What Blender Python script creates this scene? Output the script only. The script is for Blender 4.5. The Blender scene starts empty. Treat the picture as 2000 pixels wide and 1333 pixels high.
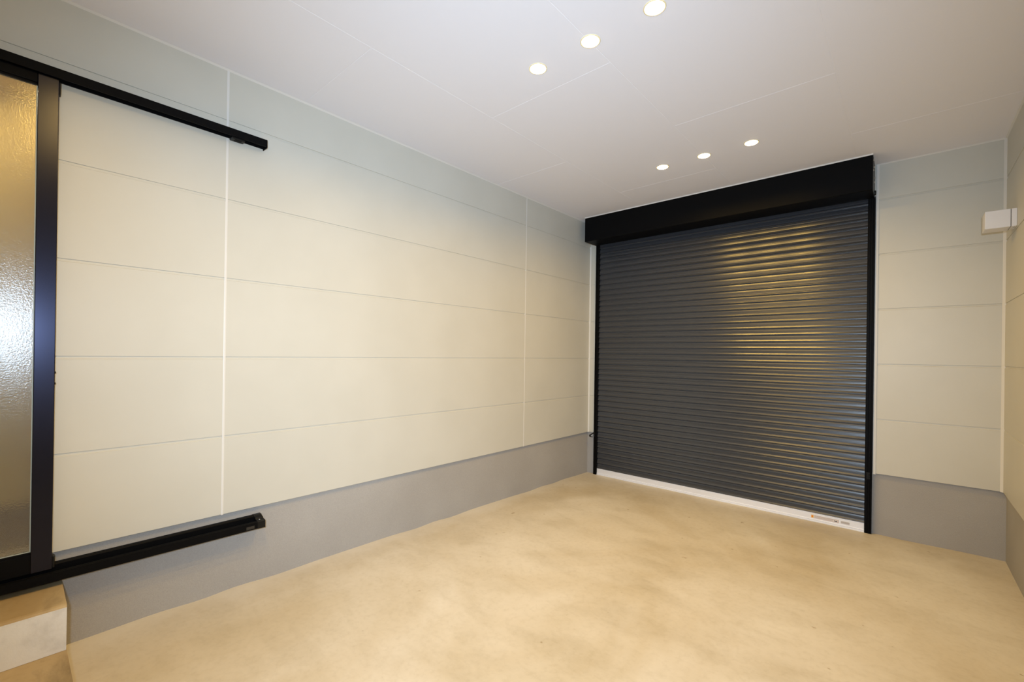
import bpy, bmesh, math, random
from mathutils import Matrix, Vector

# ---------------------------------------------------------------- camera, world, light, exposure
SC = bpy.context.scene
COL = SC.collection
YB, XR, H = 3.945, 3.4706, 3.0194          # shutter wall, right wall, ceiling
YF = -3.10                                 # wall behind the camera
JT, PITCH, SID = 2.7275, 0.455, 0.454      # first board joint, board height, lower edge of the siding
SEAM = [-2.70, 0.0, 2.7009]                # upright seams of the left wall

cam_d = bpy.data.cameras.new('camera')
cam = bpy.data.objects.new('camera', cam_d)
COL.objects.link(cam)
yaw, pitch, roll, FPX = 0.72448, 0.00148, 0.0140, 872.45
fw = Vector((-math.sin(yaw)*math.cos(pitch), math.cos(yaw)*math.cos(pitch), math.sin(pitch)))
r0 = Vector((math.cos(yaw), math.sin(yaw), 0)); u0 = r0.cross(fw)
rt = r0*math.cos(roll)+u0*math.sin(roll); up = -r0*math.sin(roll)+u0*math.cos(roll)
CAM = Vector((2.9422, -0.8310, 1.4029))
cam.matrix_world = Matrix(((rt.x, up.x, -fw.x, CAM.x), (rt.y, up.y, -fw.y, CAM.y), (rt.z, up.z, -fw.z, CAM.z), (0, 0, 0, 1)))
cam_d.sensor_width = 36.0
cam_d.lens = FPX/2000*36.0
cam_d.shift_x, cam_d.shift_y = 0.0005, 0.01217
cam_d.clip_start = 0.02
SC.camera = cam

SC.view_settings.view_transform = 'Standard'
SC.view_settings.look = 'None'
SC.view_settings.gamma = 1.0
SC.view_settings.use_curve_mapping = False
SC.view_settings.exposure = 0.0

W = bpy.data.worlds.new('world'); SC.world = W; W.use_nodes = True
W.node_tree.nodes['Background'].inputs[0].default_value = (0.5, 0.6, 0.75, 1)
W.node_tree.nodes['Background'].inputs[1].default_value = 0.2

# the photographer's flash just above and behind the camera
fl = bpy.data.lights.new('flash', 'SPOT')
fl.energy = 465.0
fl.color = (0.60, 0.78, 1.0)
fl.spot_size = math.radians(115)
fl.spot_blend = 1.0
fl.shadow_soft_size = 0.035
flash = bpy.data.objects.new('flash', fl); COL.objects.link(flash)
flash.location = (3.00, -0.97, 1.56)
flash.rotation_euler = Vector((-0.62, 0.78, -0.01)).to_track_quat('-Z', 'Y').to_euler()

# the flash's weak all-round spill
sp = bpy.data.lights.new('flash_spill', 'POINT'); sp.energy = 27.0; sp.color = fl.color; sp.shadow_soft_size = 0.035
spill = bpy.data.objects.new('flash_spill', sp); COL.objects.link(spill); spill.location = flash.location

LAMP_W, LAMP_COL, LENS = 8.3, (1.0, 0.61, 0.12), 14.0

# ---------------------------------------------------------------- materials
def srgb(r, g, b):
    f = lambda c: (c/255/12.92) if c/255 <= 0.04045 else ((c/255+0.055)/1.055)**2.4
    return (f(r), f(g), f(b), 1)

def mat(name, col, rough=0.5, metal=0.0, spec=0.5, **kw):
    m = bpy.data.materials.new(name); m.use_nodes = True
    b = m.node_tree.nodes['Principled BSDF']
    b.inputs['Base Color'].default_value = col if len(col) == 4 else (*col, 1)
    b.inputs['Roughness'].default_value = rough
    b.inputs['Metallic'].default_value = metal
    b.inputs['Specular IOR Level'].default_value = spec
    for k, v in kw.items(): b.inputs[k.replace('_', ' ')].default_value = v
    return m

def nodes(m): return m.node_tree.nodes, m.node_tree.links, m.node_tree.nodes['Principled BSDF']

def noise(m, scale, detail=4, rough=0.5, stretch=None, dist=0.0, rot=0.0):
    n, l, b = nodes(m)
    tc = n.new('ShaderNodeNewGeometry'); mp = n.new('ShaderNodeMapping'); t = n.new('ShaderNodeTexNoise')
    if stretch: mp.inputs['Scale'].default_value = stretch
    mp.inputs['Rotation'].default_value = (0, 0, rot)
    t.inputs['Scale'].default_value = scale; t.inputs['Detail'].default_value = detail
    t.inputs['Roughness'].default_value = rough; t.inputs['Distortion'].default_value = dist
    l.new(tc.outputs['Position'], mp.inputs['Vector']); l.new(mp.outputs[0], t.inputs['Vector'])
    return t.outputs['Fac']

def ramp(m, fac, stops):
    n, l, b = nodes(m); r = n.new('ShaderNodeValToRGB')
    while len(r.color_ramp.elements) < len(stops): r.color_ramp.elements.new(0.5)
    for e, (p, c) in zip(r.color_ramp.elements, stops): e.position = p; e.color = c if len(c) == 4 else (*c, 1)
    l.new(fac, r.inputs[0]); return r.outputs[0]

def mix(m, fac, a, b_, mode='MIX'):
    n, l, b = nodes(m); x = n.new('ShaderNodeMix'); x.data_type = 'RGBA'; x.blend_type = mode
    for s, v in ((0, fac), (6, a), (7, b_)):
        if hasattr(v, 'links'): l.new(v, x.inputs[s])
        else: x.inputs[s].default_value = v if s == 0 else (v if len(v) == 4 else (*v, 1))
    return x.outputs[2]

def bump(m, fac, strength, dist=0.002):
    n, l, b = nodes(m); u = n.new('ShaderNodeBump')
    u.inputs['Strength'].default_value = strength; u.inputs['Distance'].default_value = dist
    l.new(fac, u.inputs['Height']); l.new(u.outputs[0], b.inputs['Normal'])

# siding boards
SIDING = mat('siding', (0.68, 0.655, 0.585), 0.42, spec=0.35)
f = noise(SIDING, 2.2, 3); c = ramp(SIDING, f, [(0.3, (0.565, 0.548, 0.480)), (0.7, (0.595, 0.578, 0.510))])
nodes(SIDING)[1].new(c, nodes(SIDING)[2].inputs['Base Color'])
bump(SIDING, noise(SIDING, 420, 2), 0.06, 0.0008)
BACKING = mat('joint_backing', (0.10, 0.09, 0.075), 0.8)
CAULK = mat('caulk', (0.70, 0.685, 0.65), 0.42, spec=0.4)
# rendered plinth
PLINTH = mat('plinth_render', (0.30, 0.285, 0.27), 0.85, spec=0.2)
f = noise(PLINTH, 1.6, 3); c = ramp(PLINTH, f, [(0.3, (0.36, 0.342, 0.32)), (0.7, (0.405, 0.388, 0.366))])
f2 = noise(PLINTH, 230, 3, 0.6); c2 = ramp(PLINTH, f2, [(0.3, (0.91, 0.91, 0.91)), (0.7, (1.05, 1.05, 1.05))])
nodes(PLINTH)[1].new(mix(PLINTH, 1.0, c, c2, 'MULTIPLY'), nodes(PLINTH)[2].inputs['Base Color'])
bump(PLINTH, noise(PLINTH, 190, 4, 0.65), 0.5, 0.003)
# ceiling
CEIL = mat('ceiling_board', (0.83, 0.825, 0.87), 0.6, spec=0.25)
# floor
def concrete(name, a, b_, cc, seed=0.0, band=False, lo=0.90):
    m = mat(name, a, 0.5, spec=0.3)
    n1 = noise(m, 0.9, 6, 0.55, (1.0, 0.75, 1), 0.6, 0.5+seed)
    n2 = noise(m, 3.6, 9, 0.66, (0.6, 1.2, 1), 0.35, 0.75+seed)
    n3 = noise(m, 34, 5, 0.6)
    c1 = ramp(m, n1, [(0.32, a), (0.66, b_)])
    c2 = ramp(m, n2, [(0.32, (lo, lo*0.985, lo*0.95)), (0.5, (1, 1, 1)), (0.72, (1.05, 1.055, 1.07))])
    c3 = ramp(m, n3, [(0.28, (0.93, 0.92, 0.90)), (0.5, (1, 1, 1)), (0.75, (1.025, 1.025, 1.025))])
    c = mix(m, 1.0, c1, c2, 'MULTIPLY'); c = mix(m, 1.0, c, c3, 'MULTIPLY')
    if band:   # paler trowelled strip along the long siding wall
        n, l, b = nodes(m); g = n.new('ShaderNodeNewGeometry'); sx = n.new('ShaderNodeSeparateXYZ'); l.new(g.outputs['Position'], sx.inputs[0])
        w_ = noise(m, 2.6, 5, 0.6); ma = n.new('ShaderNodeMath'); ma.operation = 'MULTIPLY_ADD'
        l.new(w_, ma.inputs[0]); ma.inputs[1].default_value = 0.42; l.new(sx.outputs[0], ma.inputs[2])
        bf = ramp(m, ma.outputs[0], [(0.22, (1, 1, 1)), (0.38, (0, 0, 0))])
        bt = n.new('ShaderNodeMath'); bt.operation = 'MULTIPLY'; l.new(bf, bt.inputs[0]); bt.inputs[1].default_value = 0.55
        c = mix(m, bt.outputs[0], c, (0.70, 0.66, 0.59))
    # sparse dark specks
    sp = noise(m, 17, 2, 0.5); s = ramp(m, sp, [(0.225, cc), (0.25, (1, 1, 1))])
    c = mix(m, 0.8, c, s, 'MULTIPLY')
    n, l, b = nodes(m); l.new(c, b.inputs['Base Color'])
    rr = ramp(m, n2, [(0.3, (0.42,)*3), (0.7, (0.6,)*3)]); l.new(rr, b.inputs['Roughness'])
    bump(m, n3, 0.12, 0.003)
    return m
FLOOR = concrete('floor_screed', (0.51, 0.43, 0.30), (0.68, 0.63, 0.54), (0.6, 0.5, 0.38), band=True)
STEPC = concrete('step_screed', (0.34, 0.235, 0.11), (0.66, 0.55, 0.36), (0.7, 0.6, 0.5), 0.9, lo=0.55)
RISER = mat('step_riser', (0.52, 0.50, 0.48), 0.8, spec=0.2)
f = noise(RISER, 9, 5, 0.6); c = ramp(RISER, f, [(0.25, (0.60, 0.59, 0.58)), (0.5, (0.76, 0.755, 0.75)), (0.75, (0.80, 0.80, 0.80))])
nodes(RISER)[1].new(c, nodes(RISER)[2].inputs['Base Color'])
bump(RISER, noise(RISER, 120, 3), 0.2, 0.002)
# metals
BLACK = mat('black_metal', (0.0030, 0.0030, 0.0033), 0.5, spec=0.07)
BLACKP = mat('black_plastic', (0.006, 0.006, 0.006), 0.4, spec=0.2)
STILE = mat('dark_anodised', (0.006, 0.005, 0.005), 0.24, spec=0.42, Specular_Tint=(0.56, 0.60, 1.0, 1))
SLAT = mat('slat_grey', (0.036, 0.039, 0.046), 0.28, metal=0.0, spec=0.75)
ALU = mat('bare_aluminium', (0.90, 0.92, 0.98), 0.42, metal=0.35, spec=0.6)
ZINC = mat('zinc_bolt', (0.5, 0.48, 0.44), 0.4, metal=0.9)
WHITEP = mat('white_plastic', (0.76, 0.75, 0.76), 0.45)
DARKSEAM = mat('dark_seam', (0.08, 0.07, 0.06), 0.6)
GASKET = mat('pale_gasket', (0.45, 0.50, 0.44), 0.35)
STICK = mat('sticker_paper', (0.72, 0.66, 0.63), 0.5)
STICK2 = mat('sticker_grey', (0.56, 0.53, 0.52), 0.5)
ORANGE = mat('sticker_orange', (0.80, 0.22, 0.02), 0.5)
YELLOW = mat('sticker_yellow', (0.85, 0.55, 0.10), 0.5)
INK = mat('sticker_ink', (0.02, 0.015, 0.015), 0.5)
INKF = mat('faint_print', (0.42, 0.36, 0.34), 0.5)
REDLINE = mat('sticker_border', (0.50, 0.22, 0.14), 0.5)
SILVER = mat('silver_label', (0.020, 0.019, 0.016), 0.35)
# pebbled glass
GLASS = mat('pebbled_glass', (0.86, 0.87, 0.82), 0.17, spec=1.0)
n, l, b = nodes(GLASS)
b.inputs['Transmission Weight'].default_value = 0.97
b.inputs['IOR'].default_value = 1.5
b.inputs['Coat Weight'].default_value = 1.0; b.inputs['Coat Roughness'].default_value = 0.16
bump(GLASS, noise(GLASS, 130, 3, 0.65), 1.0, 0.0006)
l.new(b.inputs['Normal'].links[0].from_socket, b.inputs['Coat Normal'])
HALLW = mat('hall_wall', (0.60, 0.46, 0.18), 0.7)
HALLF = mat('hall_floor', (0.55, 0.52, 0.44), 0.6)
HALLR = mat('hall_riser_wood', (0.07, 0.028, 0.010), 0.5)
RING_HALO = mat('lamp_ring_halo', (0.86, 0.74, 0.46), 0.45)  # the lamp's warm yellow halo is put into the ring colour
LENSM = mat('lamp_lens', (0.9, 0.85, 0.75), 0.4)
n, l, b = nodes(LENSM)
b.inputs['Emission Color'].default_value = (1.0, 0.80, 0.48, 1); b.inputs['Emission Strength'].default_value = LENS

# ---------------------------------------------------------------- mesh helpers
class MB:
    def __init__(s): s.v = []; s.f = []; s.m = []; s.mats = []
    def mi(s, m):
        if m not in s.mats: s.mats.append(m)
        return s.mats.index(m)
    def face(s, pts, m):
        i = len(s.v); s.v += [tuple(p) for p in pts]; s.f.append(tuple(range(i, i+len(pts)))); s.m.append(s.mi(m))
    def box(s, a, b_, m, bev=0.0, seg=2):
        bm = bmesh.new(); bmesh.ops.create_cube(bm, size=1.0)
        a, b_ = Vector(a), Vector(b_)
        for v in bm.verts: v.co = Vector(((a[k]+b_[k])/2+v.co[k]*abs(b_[k]-a[k]) for k in range(3)))
        if bev: bmesh.ops.bevel(bm, geom=bm.edges[:], offset=bev, segments=seg, profile=0.5, affect='EDGES')
        s.add(bm, m); bm.free()
    def add(s, bm, m):
        i = len(s.v); bm.verts.index_update()
        s.v += [tuple(v.co) for v in bm.verts]
        for f_ in bm.faces: s.f.append(tuple(i+v.index for v in f_.verts)); s.m.append(s.mi(m))
    def sweep(s, prof, p0, p1, axes, m, cap=True):
        """extrude a closed (a,b) profile between two points along one axis; axes give the profile's directions"""
        A, B = Vector(axes[0]), Vector(axes[1]); i = len(s.v); k = len(prof)
        for p in (Vector(p0), Vector(p1)):
            for (a, b_) in prof: s.v.append(tuple(p+A*a+B*b_))
        mi = s.mi(m)
        for j in range(k):
            j2 = (j+1) % k; s.f.append((i+j, i+j2, i+k+j2, i+k+j)); s.m.append(mi)
        if cap:
            s.f.append(tuple(i+j for j in reversed(range(k)))); s.m.append(mi)
            s.f.append(tuple(i+k+j for j in range(k))); s.m.append(mi)
    def lathe(s, prof, centre, axis, m, n=48):
        """prof: (radius, height) along axis"""
        ax = Vector(axis).normalized(); e1 = ax.orthogonal().normalized(); e2 = ax.cross(e1); c = Vector(centre)
        i = len(s.v); k = len(prof); mi = s.mi(m)
        for q in range(n):
            t = 2*math.pi*q/n; d = e1*math.cos(t)+e2*math.sin(t)
            for (r_, h_) in prof: s.v.append(tuple(c+d*r_+ax*h_))
        for q in range(n):
            for j in range(k-1):
                a = i+q*k+j; b_ = i+((q+1) % n)*k+j; s.f.append((a, b_, b_+1, a+1)); s.m.append(mi)
    def build(s, name, parent=None, smooth=False, **props):
        me = bpy.data.meshes.new(name); me.from_pydata(s.v, [], s.f)
        for m in s.mats: me.materials.append(m)
        for p, mi in zip(me.polygons, s.m): p.material_index = mi; p.use_smooth = smooth
        bm = bmesh.new(); bm.from_mesh(me)
        bmesh.ops.remove_doubles(bm, verts=bm.verts, dist=1e-6)
        bmesh.ops.recalc_face_normals(bm, faces=bm.faces); bm.to_mesh(me); bm.free()
        o = bpy.data.objects.new(name, me); COL.objects.link(o)
        if parent:
            o.parent = parent; o.matrix_parent_inverse = Matrix.Translation(-Vector(parent.location))
        for k, v in props.items(): o[k] = v
        return o

def thing(name, label, cat, loc, group=None):
    o = bpy.data.objects.new(name, None); COL.objects.link(o); o.empty_display_size = 0.1
    o.location = loc; o['label'] = label; o['category'] = cat
    if group: o['group'] = group
    return o

def struct(mb, name, label, cat='wall'):
    return mb.build(name, kind='structure', label=label, category=cat)

# ---------------------------------------------------------------- siding walls
T = 0.018
ROWS = [(SID, JT-4*PITCH)] + [(JT-(k+1)*PITCH, JT-k*PITCH) for k in (3, 2, 1, 0)] + [(JT, H+0.02)]
def board(mb, P, n_, a0, a1, z0, z1, m=SIDING, lip=True):
    """one siding board: P(a) gives the wall point at run a; n_ is the inward normal; upper edge chamfered, dark rebate above"""
    N = Vector(n_); Z = Vector((0, 0, 1))
    if lip: prof = [(-T, z0+0.0023), (-0.0008, z0+0.0023), (0, z0+0.0032), (0, z1-0.012), (-0.0036, z1-0.0100), (-0.0042, z1+0.0022), (-T, z1+0.0016)]
    else: prof = [(-T, z0), (0, z0), (0, z1), (-T, z1)]
    mb.sweep(prof, P(a0), P(a1), (N, Z), m)

def wall(mb, P, n_, segs, holes=(), back=0.12):
    """segs: runs (a0,a1) between seams. holes: (a0,a1,z0,z1)"""
    for (a0, a1) in segs:
        for (z0, z1) in ROWS:
            pcs = [(a0, a1, z0, z1, True)]
            for (h0, h1, hz0, hz1) in holes:
                out = []
                for (b0, b1, c0, c1, lp) in pcs:
                    if h1 <= b0 or h0 >= b1 or hz1 <= c0 or hz0 >= c1: out.append((b0, b1, c0, c1, lp)); continue
                    if h0 > b0: out.append((b0, h0, c0, c1, lp))
                    if h1 < b1: out.append((h1, b1, c0, c1, lp))
                    m0, m1 = max(b0, h0), min(b1, h1)
                    if hz1 < c1: out.append((m0, m1, hz1, c1, lp))
                    if hz0 > c0: out.append((m0, m1, c0, hz0, False))
                pcs = out
            for (b0, b1, c0, c1, lp) in pcs: board(mb, P, n_, b0, b1, c0, c1, SIDING, lp)

def backing(mb, P, n_, a0, a1, z0, z1, d0=0.018, d1=0.12):
    N = Vector(n_); Z = Vector((0, 0, 1))
    mb.sweep([(-d1, z0), (-d0, z0), (-d0, z1), (-d1, z1)], P(a0), P(a1), (N, Z), BACKING)

# door opening in the left wall
DO0, DO1, DZ0, DZ1 = -1.62, -0.735, 0.36, 2.63
L = lambda a: Vector((0, a, 0)); NL = (1, 0, 0)
mb = MB(); g = 0.005
wall(mb, L, NL, [(YF, SEAM[0]-g), (SEAM[0]+g, SEAM[1]-g), (SEAM[1]+g, SEAM[2]-g), (SEAM[2]+g, YB+.012)], [(DO0, DO1, 0.0, DZ1)])
for a0, a1, z0, z1 in [(YF, DO0, SID, H+.02), (DO1, YB, SID, H+.02), (DO0, DO1, DZ1, H+.02)]: backing(mb, L, NL, a0, a1, z0, z1)
struct(mb, 'wall_left', 'cream horizontal siding wall with the frosted sliding door and two black rails')
R_ = lambda a: Vector((XR, a, 0)); NR = (-1, 0, 0)
mb = MB(); wall(mb, R_, NR, [(YF, -1.35-g), (-1.35+g, 1.3-g), (1.3+g, YB+.012)]); backing(mb, R_, NR, YF, YB, SID, H+.02)
struct(mb, 'wall_right', 'cream siding wall at the frame edge carrying the white wall lamp')
# shutter wall: narrow strip, wide strip, head over the opening
SX0, SX1 = 0.085, 2.742
B = lambda a: Vector((a, YB, 0)); NB = (0, -1, 0)
mb = MB(); wall(mb, B, NB, [(-.012, SX0), (SX1, XR+.012)])
backing(mb, B, NB, -0.05, SX0, SID, H+.02); backing(mb, B, NB, SX1, XR+.05, SID, H+.02)
board(mb, B, NB, SX0, SX1, 2.76, H+.02, SIDING, False)
struct(mb, 'wall_back', 'cream siding beside and above the dark roller shutter')
F_ = lambda a: Vector((a, YF, 0)); NF = (0, 1, 0)
mb = MB(); wall(mb, F_, NF, [(0, XR/2-g), (XR/2+g, XR)]); backing(mb, F_, NF, -.05, XR+.05, SID, H+.02)
struct(mb, 'wall_front', 'cream siding wall facing the roller shutter')

# plinths, set back behind the siding face
def fz(y): return -0.012*max(0.0, y)
def plinth(name, a, b_, label):
    mb = MB(); mb.box(a, b_, PLINTH); struct(mb, name, label, 'plinth')
PB = 0.02
mb = MB(); mb.box((-0.14, DO1, -0.12), (-PB, YB+.1, SID+.004), PLINTH); mb.box((-0.14, YF-.1, -0.12), (-PB, DO0, SID+.004), PLINTH)
mb.box((-0.14, DO0, -0.12), (-PB, DO1, 0.33), PLINTH)
struct(mb, 'baseboard_left', 'grey rendered plinth under the siding wall behind the lower black rail', 'plinth')
plinth('baseboard_right', (XR+PB, YF-.1, -0.12), (XR+.14, YB+.1, SID+.004), 'grey rendered plinth under the siding at the right frame edge')
mb = MB(); mb.box((SX1-.012, YB+PB, -0.12), (XR+.02, YB+.14, SID+.004), PLINTH); mb.box((-.02, YB+PB, -0.12), (SX0+.012, YB+.14, SID+.004), PLINTH)
struct(mb, 'baseboard_back', 'grey rendered plinth under the siding beside the roller shutter', 'plinth')
plinth('baseboard_front', (-.02, YF-.14, -0.12), (XR+.02, YF-PB, SID+.004), 'grey rendered plinth facing the roller shutter')

# pale caulk beads
def bead(name, pts, label, w=0.005, d=0.006, parent=None):
    """pts: list of (p0, p1, across, out)"""
    mb = MB()
    for p0, p1, ac, ou in pts:
        prof = [(-w, -0.004), (-w, d*0.35), (-w*0.5, d*0.5), (w*0.5, d*0.5), (w, d*0.35), (w, -0.004)]
        mb.sweep(prof, p0, p1, (ac, ou), CAULK)
    struct(mb, name, label, 'caulk bead')
for k, (s, tx) in enumerate([(SEAM[1], 'pale upright caulk seam crossing behind the black rails on the siding wall'),
                             (SEAM[2], 'pale upright caulk seam in the siding wall nearer the roller shutter'), (SEAM[0], None)]):
    bead('trim_%d' % (k+1), [((-0.002, s, SID), (-0.002, s, H), (0, 1, 0), (1, 0, 0))], tx or 'pale upright caulk seam in the siding beyond the sliding door', 0.006)
def corner(name, x, y, sx, sy, z0, z1, label, w=0.011):
    mb = MB(); e = 0.006; P = [(-e*sx, -e*sy), (w*sx, -e*sy), (w*sx, 0), (w*sx*0.5, w*sy*0.5), (0, w*sy), (-e*sx, w*sy)]
    mb.sweep(P, (x, y, z0), (x, y, z1), ((1, 0, 0), (0, 1, 0)), CAULK); struct(mb, name, label, 'caulk bead')
corner('trim_4', 0, YB, 1, -1, SID, 2.74, 'pale caulk bead in the corner left of the roller shutter')
corner('trim_5', XR, YB, -1, -1, SID, H, 'pale caulk bead in the corner beside the white wall lamp', 0.014)
bead('trim_6', [((SX0, YB, SID), (SX0, YB, 2.74), (1, 0, 0), (0, -1, 0))], 'pale caulk bead along the hooked guide rail', 0.006, 0.012)
bead('trim_7', [((SX1+.006, YB, SID-.004), (SX1+.006, YB, H), (1, 0, 0), (0, -1, 0))], 'pale caulk bead between wide siding strip and guide rail', 0.010, 0.014)
mb = MB(); w = 0.009
mb.sweep([(0, 0), (w, 0), (w*.5, -w*.5), (0, -w)], (0, YF, H), (0, YB, H), ((1, 0, 0), (0, 0, 1)), CAULK)
struct(mb, 'trim_8', 'pale caulk line where the long siding wall meets the ceiling', 'caulk bead')
mb = MB(); mb.sweep([(0, 0), (-w, 0), (-w*.5, -w*.5), (0, -w)], (XR, YF, H), (XR, YB, H), ((1, 0, 0), (0, 0, 1)), CAULK)
struct(mb, 'trim_9', 'pale caulk line where the lamp wall meets the ceiling', 'caulk bead')
mb = MB(); mb.sweep([(0, 0), (-w, 0), (-w*.5, -w*.5), (0, -w)], (SX1, YB, H), (XR, YB, H), ((0, 1, 0), (0, 0, 1)), CAULK)
struct(mb, 'trim_10', 'pale caulk line where the wide siding strip meets the ceiling', 'caulk bead')

# ---------------------------------------------------------------- ceiling boards with fine V joints
mb = MB(); gx = [0.80-0.91, 0.80, 1.705, 2.625, XR+.6]
for ci in range(4):
    x0, x1 = max(gx[ci], -0.05), min(gx[ci+1], XR+.05)
    y = (2.255 if ci % 2 == 0 else 1.355)-1.82*4
    while y < YB+.1:
        a, b_ = max(y, YF-.1), min(y+1.82, YB+.1); y += 1.82
        if b_-a < 0.02: continue
        g, d = 0.0026, 0.0011
        z = H
        q = [(x0, a), (x1, a), (x1, b_), (x0, b_)]
        qi = [(x0+g, a+g), (x1-g, a+g), (x1-g, b_-g), (x0+g, b_-g)]
        mb.face([(*p, z) for p in qi], CEIL)
        for k in range(4):
            mb.face([(*q[k], z+d), (*q[(k+1) % 4], z+d), (*qi[(k+1) % 4], z), (*qi[k], z)], CEIL)
        mb.box((x0, a, z+d), (x1, b_, z+0.06), CEIL)
ceil_o = struct(mb, 'ceiling', 'smooth white boarded ceiling with fine joints and round downlights', 'ceiling')

# ---------------------------------------------------------------- floor, falling gently to the shutter
mb = MB(); rnd = random.Random(4)
xs = [-.06+(XR+.12)*i/60 for i in range(61)]; ys = [YF-.05+(YB+.35-YF)*j/110 for j in range(111)]
hz = {}
for i, x in enumerate(xs):
    for j, y in enumerate(ys):
        e = 0.004*math.exp(-max(0, x)/0.05)*math.sin(9*y+2*math.sin(4*y)) + 0.003*math.exp(-max(0, YB-y)/0.05)*math.sin(8*x)
        hz[i, j] = len(mb.v); mb.v.append((x, y, fz(y)+e))
mi = mb.mi(FLOOR)
for i in range(60):
    for j in range(110): mb.f.append((hz[i, j], hz[i+1, j], hz[i+1, j+1], hz[i, j+1])); mb.m.append(mi)
mb.build('floor', smooth=True, kind='structure', label='bare beige screed floor sloping gently to the roller shutter', category='floor')

# ---------------------------------------------------------------- entrance steps below the door
S_END, S_LEFT = -0.650, -1.75
mb = MB()
prof = [(-PB, 0.116), (0.272, 0.116), (0.278, 0.300), (0.272, 0.308), (0.262, 0.311), (-PB, 0.322)]
mb.sweep(prof, (0, S_LEFT, 0), (0, S_END, 0), ((1, 0, 0), (0, 0, 1)), STEPC)
mb.m[1] = mb.mi(RISER)
mb.m[0] = mb.mi(RISER)
o = mb.build('concrete_step', label='upper concrete step with grey riser directly under the sliding door', category='step')
mb = MB(); mb.sweep([(-PB, -0.02), (0.60, -0.02), (0.605, 0.105), (0.595, 0.114), (-PB, 0.1155)], (0, S_LEFT, 0), (0, S_END+.002, 0), ((1, 0, 0), (0, 0, 1)), STEPC)
mb.m[1] = mb.mi(RISER)
mb.build('concrete_step', label='lower tan concrete step resting on the floor before the door steps', category='step')

# ---------------------------------------------------------------- hall seen dimly through the pebbled glass
mb = MB(); hx = -0.62
mb.box((hx-.02, -2.3, 0.30), (hx, -0.2, 2.75), HALLW)
mb.box((hx, -2.32, 0.30), (-.14, -2.3, 2.75), HALLW); mb.box((hx, -.2, 0.30), (-.14, -.18, 2.75), HALLW)
mb.box((hx, -2.3, 2.75), (-.12, -.2, 2.77), HALLW)
mb.box((-.14, -2.3, .30), (-.122, DO0, 2.75), HALLW); mb.box((-.14, DO1, .30), (-.122, -.2, 2.75), HALLW)
struct(mb, 'wall_hall', 'warm hall wall glimpsed through the pebbled glass')
mb = MB(); mb.box((hx, -2.3, 0.28), (-.125, -.2, 0.325), HALLF); mb.box((-.125, DO0, 0.331), (-.021, DO1, 0.345), HALLF); struct(mb, 'floor_hall', 'pale hall floor glimpsed through the pebbled glass', 'floor')
mb = MB(); mb.box((hx, -2.3, 0.325), (hx+.04, -.2, 0.56), HALLR, .004); struct(mb, 'baseboard_hall', 'dark brown band glimpsed low through the pebbled glass', 'skirting')
hl = bpy.data.lights.new('hall_lamp', 'AREA'); hl.shape = 'DISK'; hl.size = 0.12; hl.energy = 8.0; hl.color = (1.0, 0.78, 0.45)
ho = bpy.data.objects.new('hall_lamp', hl); COL.objects.link(ho); ho.location = (-0.35, -1.2, 2.74)

# ---------------------------------------------------------------- sliding door
LX0, LX1 = 0.0105, 0.0475                    # leaf thickness
LY0, LY1 = -1.66, -0.685                   # leaf span
door = thing('sliding_door', 'black framed sliding door with a pebbled glass pane at the left frame edge', 'door', (0.03, (LY0+LY1)/2, 0.40))
ST = 0.067
def stile(y0, y1):
    mb = MB(); mb.box((LX0, y0, 0.398), (LX1, y1, 2.622), STILE, 0.0025); return mb.build('stile', door)
s_r = stile(LY1-ST, LY1); stile(LY0, LY0+ST)
mb = MB(); mb.box((LX0+.001, LY0+ST, 2.580), (LX1-.0015, LY1-ST, 2.622), BLACK, .002); mb.box((LX0+.001, LY0+ST, 2.572), (LX1-.008, LY1-ST, 2.5815), BLACK, .002); mb.build('top_rail', door)
mb = MB(); mb.box((LX0+.001, LY0+ST, 0.398), (LX1-.0015, LY1-ST, 0.482), BLACK, .002); mb.box((LX0+.001, LY0+ST, 0.480), (LX1-.007, LY1-ST, 0.492), BLACK, .002); mb.build('bottom_rail', door)
GZ0, GZ1, GY0, GY1 = 0.485, 2.578, LY0+ST, LY1-ST
mb = MB(); mb.box((0.024, GY0-.004, GZ0), (0.030, GY1+.004, GZ1), GLASS); mb.build('glass_pane', door, label='pebbled obscure glass')
mb = MB(); gw = 0.0035
mb.box((0.0305, GY1-gw, GZ0+.01), (0.0335, GY1, GZ1-.01), GASKET); mb.box((0.0305, GY0, GZ0+.01), (0.0335, GY0+gw, GZ1-.01), GASKET)
mb.box((0.0305, GY0, GZ0+.007), (0.0335, GY1, GZ0+.0105), GASKET)
mb.build('glazing_gasket', door, label='pale gasket line')
mb = MB(); mb.box((LX0+.004, LY1-.0002, 2.555), (LX1-.004, LY1+.006, 2.612), BLACKP, .002); mb.build('bumper', door)
mb = MB(); mb.box((LX0+.002, LY1-.0002, 0.402), (LX1-.002, LY1+.009, 0.455), BLACKP, .003); mb.build('bumper', door)
for z in (1.235, 1.285):
    mb = MB(); mb.box((LX0+.008, LY1-.0002, z), (LX1-.004, LY1+.003, z+.010), BLACKP, .001); mb.build('strike_pin', door)
mb = MB(); mb.box((LX1-.0005, LY0+.012, 1.15), (LX1+.018, LY0+.042, 1.55), BLACKP, .005); mb.build('handle', door)

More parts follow.
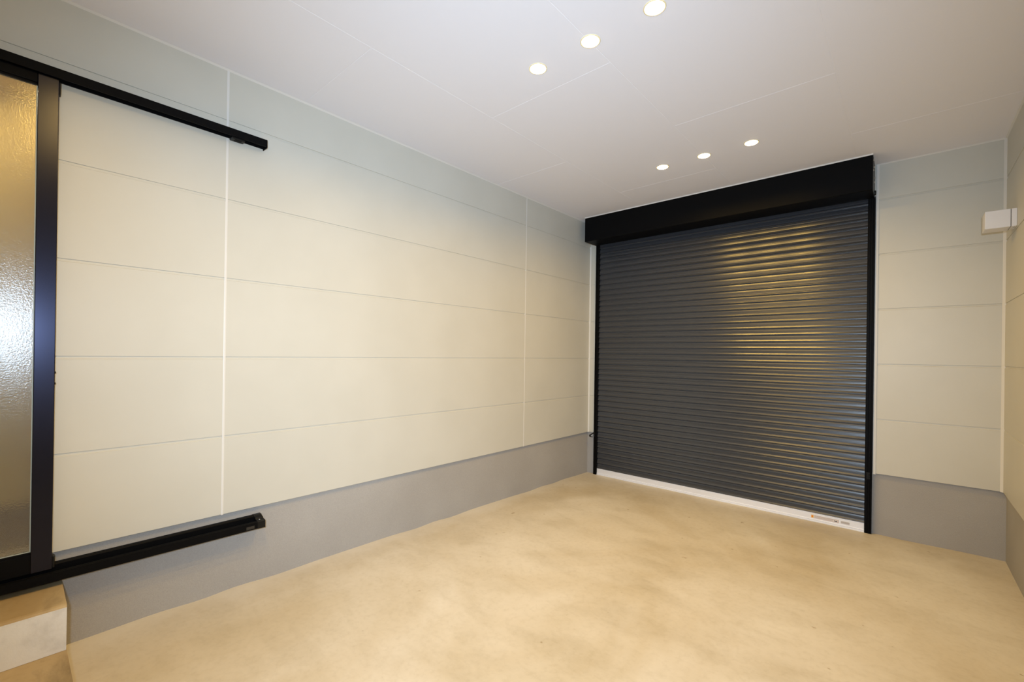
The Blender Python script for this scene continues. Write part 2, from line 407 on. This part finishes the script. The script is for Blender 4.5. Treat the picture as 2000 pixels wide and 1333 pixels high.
# upper hanger track, a downward-open channel fixed to the wall
TY1 = 0.190
track = thing('upper_door_track', 'upper black track running along the siding above the sliding door', 'door rail', (0.0, -.75, 2.62))
mb = MB()
mb.sweep([(0.0005, 2.664), (0.064, 2.664), (0.064, 2.622), (0.058, 2.622), (0.058, 2.655), (0.008, 2.655), (0.008, 2.626), (0.0005, 2.626)],
         (0, -1.80, 0), (0, TY1, 0), ((1, 0, 0), (0, 0, 1)), BLACK)
mb.build('channel', track)
mb = MB(); mb.box((0.0005, TY1-.003, 2.617), (0.064, TY1+.001, 2.664), BLACK, .0008); mb.box((0.008, TY1-.055, 2.638), (0.056, TY1-.004, 2.650), BLACKP, .001)
mb.build('end_cap', track)
mb = MB(); mb.box((0.010, 0.005, 2.612), (0.054, 0.075, 2.650), BLACKP, .004); mb.build('door_stop', track)
mb = MB(); mb.box((0.020, 0.025, 2.610), (0.046, 0.060, 2.6125), BLACK, .001); mb.build('buffer_pad', track)

# lower track: stepped sill profile with groove
low = thing('lower_door_track', 'lower black grooved track running along the plinth below the sliding door', 'door rail', (0.0, -.75, 0.345))
mb = MB()
mb.sweep([(-PB+.0005, 0.347), (0.072, 0.347), (0.072, 0.385), (0.060, 0.389), (0.055, 0.389), (0.055, 0.372), (0.050, 0.372), (0.050, 0.366), (0.008, 0.366), (0.008, 0.402), (0.004, 0.408), (-PB+.0005, 0.408)], (0, -1.80, 0), (0, 0.165, 0), ((1, 0, 0), (0, 0, 1)), BLACK)
mb.build('sill_profile', low)
mb = MB()
mb.sweep([(-PB+.0005, 0.346), (0.073, 0.346), (0.073, 0.386), (0.060, 0.391), (0.040, 0.392), (0.030, 0.400), (0.014, 0.404), (0.006, 0.410), (-PB+.0005, 0.410)], (0, 0.165, 0), (0, 0.207, 0), ((1, 0, 0), (0, 0, 1)), BLACKP)
mb.build('end_cap', low)
for yy in (0.148, 0.182):
    mb = MB(); mb.lathe([(0, .003), (.0035, .003), (.0045, 0.0005), (.0045, -.004)], (0.048, yy, 0.3915 if yy > .165 else 0.3665), (0, 0, 1), ZINC, 16); mb.build('screw', low)
mb = MB(); mb.box((0.0715, 0.105, 0.3535), (0.0728, 0.148, 0.370), SILVER)
for k in range(3):
    mb.box((0.0726, 0.108, 0.3565+k*.0045), (0.0730, 0.145, 0.3582+k*.0045), INK)
mb.build('maker_plate', low, label='tiny silver plate with faint print')

# ---------------------------------------------------------------- roller shutter
CY = 3.936                                # curtain front plane
RX0, RX1 = 0.090, 2.735                   # outer faces of guides
GW = 0.047
ZB = fz(YB)-.004                          # floor at the shutter
shut = thing('roller_shutter', 'dark grey slatted roller shutter with black headbox filling the far wall', 'roller shutter', ((RX0+RX1)/2, CY, ZB))
mb = MB(); P = 0.0635; zt = 2.75; zb = 0.030
# one slat, top to bottom: (fraction of pitch, outward offset)
SP = [(0.00, -0.0100), (0.085, -0.0100), (0.10, -0.0050), (0.15, -0.0034), (0.24, -0.0018), (0.33, -0.0005), (0.345, -0.0018), (0.375, -0.0015), (0.39, 0.0002), (0.46, 0.0009), (0.475, -0.0004), (0.505, -0.0002),
      (0.52, 0.0014), (0.62, 0.0021), (0.70, 0.0024), (0.725, 0.0029), (0.78, 0.0046), (0.84, 0.0065), (0.90, 0.0083), (0.925, 0.0088), (0.94, 0.0084), (0.95, 0.0060), (0.955, -0.0100), (1.0, -0.0100)]
pts = []; z = zb + 43*P
while z > zb+1e-6:
    for (q, o_) in SP[:-1]: pts.append((o_, z-q*P))
    z -= P
pts.append((SP[-1][1], zb))
i0 = len(mb.v)
for x in (RX0+.012, RX1-.012):
    for (o_, z) in pts: mb.v.append((x, CY+0.004-o_, z))
k = len(pts); mi = mb.mi(SLAT)
for j in range(k-1): mb.f.append((i0+j, i0+j+1, i0+k+j+1, i0+k+j)); mb.m.append(mi)
mb.face([(RX0+.012, CY+.02, zb), (RX1-.012, CY+.02, zb), (RX1-.012, CY+.02, zt), (RX0+.012, CY+.02, zt)], SLAT)
cur = mb.build('slat_curtain', shut)
mb = MB()
mb.sweep([(0.018, ZB+.001), (-0.006, ZB+.001), (-0.010, ZB+.006), (-0.010, ZB+.014), (-0.006, ZB+.016), (-0.006, ZB+.020), (-0.009, ZB+.022), (-0.009, ZB+.027), (-0.004, ZB+.028),
          (-0.004, 0.022), (-0.0025, 0.0225), (-0.0025, 0.0245), (-0.005, 0.025), (-0.005, 0.031), (0.018, 0.031)], (RX0+GW*.7, CY, 0), (RX1-GW*.7, CY, 0), ((0, 1, 0), (0, 0, 1)), ALU)
bot = mb.build('bottom_bar', shut, label='bare aluminium bottom bar')
# stickers on the bar: nested sub-parts
def stick(name, x0, x1, z0, z1, m, y=CY-.0048): 
    mb = MB(); mb.box((x0, y, z0), (x1, CY-.0038, z1), m); return mb
sx0 = 2.318
mb = stick('w', sx0, 2.515, -.0135, 0.0105, STICK)
yy = CY-.0049
mb.box((sx0, yy-.0002, -.0135), (sx0+.018, yy+.001, .0105), YELLOW); mb.box((sx0+.003, yy-.0004, -.0105), (sx0+.014, yy, .0075), ORANGE)
for (a, b_, c_, d_) in [(sx0+.018, 2.515, -.0135, -.0123), (sx0+.018, 2.515, .0093, .0105), (2.5125, 2.515, -.0135, .0105)]: mb.box((a, yy-.0002, c_), (b_, yy+.001, d_), REDLINE)
rr = random.Random(2)
for row in range(3):
    x = sx0+.026
    while x < 2.475:
        wd = rr.uniform(.003, .008); mb.box((x, yy-.0002, .0035-row*.0055), (min(x+wd, 2.478), yy+.001, .0060-row*.0055), INKF); x += wd+rr.uniform(.0015, .004)
# small black pictogram
mb.box((2.487, yy-.0004, -.0085), (2.497, yy, -.001), INK); mb.box((2.4985, yy-.0004, -.0085), (2.505, yy, .002), INK); mb.box((2.485, yy-.0004, 0.000), (2.491, yy, .003), INK)
wl = mb.build('warning_sticker', shut, label='pale sticker with orange square and small print'); wl.parent = bot; wl.matrix_parent_inverse = Matrix.Identity(4)
mb = stick('i', 2.531, 2.592, -.0115, 0.0085, STICK2)
for row in range(3): mb.box((2.535, yy-.0002, .0035-row*.0055), (2.587, yy+.001, .0055-row*.0055), INKF)
il = mb.build('information_sticker', shut, label='small plain grey sticker'); il.parent = bot; il.matrix_parent_inverse = Matrix.Identity(4)
mb = MB(); mb.box((2.64, CY-.012, ZB+.003), (2.662, CY-.006, ZB+.012), ALU, .001); nub = mb.build('end_stop', shut); nub.parent = bot; nub.matrix_parent_inverse = Matrix.Identity(4)
# guide rails with fine ribs
def guide(x0, x1, out):
    mb = MB(); s = 1 if out > 0 else -1
    xi = x0 if s > 0 else x1; xo = x1 if s > 0 else x0          # inner / outer face
    F = CY-.014
    prof = [(xi, F+.006), (xi+s*.002, F+.001), (xi+s*.004, F), (xi+s*.018, F), (xi+s*.019, F+.003), (xi+s*.022, F+.003), (xi+s*.023, F),
            (xi+s*.034, F), (xi+s*.035, F+.004), (xi+s*.039, F+.004), (xi+s*.040, F+.001), (xo, F+.002), (xo, YB+.02), (xi, YB+.02)]
    mb.sweep(prof, (0, 0, ZB), (0, 0, 2.74), ((1, 0, 0), (0, 1, 0)), BLACK)
    return mb.build('guide_rail', shut)
gl = guide(RX0, RX0+GW, -1); gr = guide(RX1-GW, RX1, 1)
# lower lock hasps on the guides
mb = MB(); F = CY-.014; x = RX1-.024
mb.box((x-.013, F-.006, 0.404), (x+.013, F+.002, 0.462), BLACKP, .002); mb.box((x-.012, F-.018, 0.415), (x+.014, F-.003, 0.423), BLACKP, .002)
mb.box((x-.002, F-.012, 0.440), (x+.010, F-.004, 0.450), BLACKP, .003); hp = mb.build('lock_latch', shut)
mb = MB(); x = RX0+.012
mb.box((x-.010, F-.006, 0.415), (x+.010, F+.002, 0.470), BLACKP, .002)
mb.sweep([(-.006, 0), (.006, 0), (.006, .012), (-.006, .012)], (x-.002, F-.006, 0.455), (x-.052, F-.012, 0.420), ((0, 1, 0), (0, 0, 1)), BLACKP)
mb.box((x-.062, F-.020, 0.405), (x-.046, F-.002, 0.432), BLACKP, .004)
mb.box((x-.050, F-.016, 0.403), (x-.018, F-.006, 0.411), BLACKP, .002); mb.build('lock_hook', shut)
# headbox
HY = 3.665; HZ0, HZ1 = 2.736, H-.006
mb = MB(); hb = [(YB-.0005, HZ1), (HY+.002, HZ1), (HY, HZ1-.002), (HY, HZ0+.004), (HY+.004, HZ0), (CY-.03, HZ0), (CY-.03, HZ0+.01), (CY-.016, HZ0+.012), (YB-.0005, HZ0+.012)]
mb.sweep(hb, (RX0+.003, 0, 0), (RX1-.009, 0, 0), ((0, 1, 0), (0, 0, 1)), BLACK)
mb.build('headbox', shut)
for x0, x1, s in ((RX0-.001, RX0+.003, -1), (RX1-.009, RX1-.005, 1)):
    mb = MB(); mb.box((x0, HY+.004, HZ0+.002), (x1, YB-.001, HZ1-.004), BLACKP)
    ep = mb.build('end_plate', shut)
    if s > 0:
        for (by, bz) in [(3.70, 2.98), (3.70, 2.90), (3.75, 2.94), (3.82, 2.96), (3.82, 2.84), (3.90, 2.90)]:
            mb = MB(); mb.lathe([(0, .006), (.007, .005), (.009, .002), (.009, -.001)], (x1, by, bz), (1, 0, 0), ZINC, 12)
            e = mb.build('bolt', shut); e.parent = ep; e.matrix_parent_inverse = Matrix.Identity(4)
        mb = MB(); mb.lathe([(0, .012), (.016, .011), (.020, .007), (.020, -.001)], (x1, 3.90, 2.775), (1, 0, 0), BLACKP, 20); e = mb.build('bearing_cap', shut); e.parent = ep; e.matrix_parent_inverse = Matrix.Identity(4)
# caulk line on top of the headbox front
mb = MB(); mb.sweep([(0, 0), (-.006, 0), (-.004, -.009), (0.002, -.009)], (RX0, HY, H), (RX1-.005, HY, H), ((0, 1, 0), (0, 0, 1)), CAULK)
struct(mb, 'trim_11', 'pale caulk line between black headbox and ceiling', 'caulk bead')

# unseen dark closure behind the shutter opening so no outside light leaks
mb = MB(); mb.box((SX0-.02, YB+.03, ZB-.05), (SX1+.02, YB+.05, 2.80), BACKING); struct(mb, 'wall_shutter_light_block', 'unseen dark panel blocking light behind the roller shutter slats')

# ---------------------------------------------------------------- white wall lamp on the right wall
wlp = thing('wall_lamp', 'unlit white box wall lamp high on the siding at the right edge', 'wall lamp', (XR, 3.57, 2.34))
y0, y1, z0, z1 = 3.505, 3.640, 2.283, 2.401
mb = MB(); mb.box((3.325, y0, z0), (3.4425, y1, z1), WHITEP, .003); mb.build('lamp_body', wlp)
mb = MB(); mb.box((3.4425, y0+.004, z0+.003), (3.4455, y1-.004, z1-.003), DARKSEAM); mb.build('seam', wlp)
mb = MB(); mb.box((3.4455, y0+.001, z0+.001), (XR-.0005, y1-.030, z1-.001), WHITEP, .002); mb.build('mounting_base', wlp)
mb = MB(); mb.lathe([(0, .004), (.004, .003), (.005, 0), (.005, -.002)], (3.458, y0+.03, z0+.001), (0, 0, -1), ZINC, 12); mb.build('screw', wlp)

# ---------------------------------------------------------------- downlights
RX = [1.366, 1.708, 2.052]
rows = [(1.142, 'row of three nearer the camera'), (2.862, 'row of three nearest the roller shutter'), (-0.578, 'row of three')]
def downlight(x, y, label, grp):
    t = thing('downlight', label, 'downlight', (x, y, H), grp)
    mb = MB(); mb.lathe([(.0515, 0.001), (.0515, -.002), (.050, -.0035), (.047, -.0040), (.0445, -.003), (.0435, 0.001)], (x, y, H), (0, 0, 1), RING_HALO, 56); mb.build('trim_ring', t, True)
    mb = MB(); mb.lathe([(.0437, -.0010), (.041, -.0055), (.032, -.0085), (.018, -.0100), (0.0, -.0105)], (x, y, H), (0, 0, 1), LENSM, 56); mb.build('lens', t, True)
    ld = bpy.data.lights.new('downlight_light', 'AREA'); ld.shape = 'DISK'; ld.size = 0.085; ld.energy = LAMP_W; ld.color = LAMP_COL
    ld.spread = math.radians(160)
    lo = bpy.data.objects.new('downlight_light', ld); COL.objects.link(lo); lo.parent = t; lo.location = (0, 0, -0.0125)
    return t
pos = ['leftmost', 'middle', 'rightmost']
for ri, (y, tx) in enumerate(rows):
    for k, x in enumerate(RX):
        if ri == 2: lb = 'lit round downlight in the ceiling row level with the sliding door'
        else: lb = 'lit round downlight, %s in the ceiling %s' % (pos[k], tx)
        downlight(x, y, lb, 'round ceiling downlights')
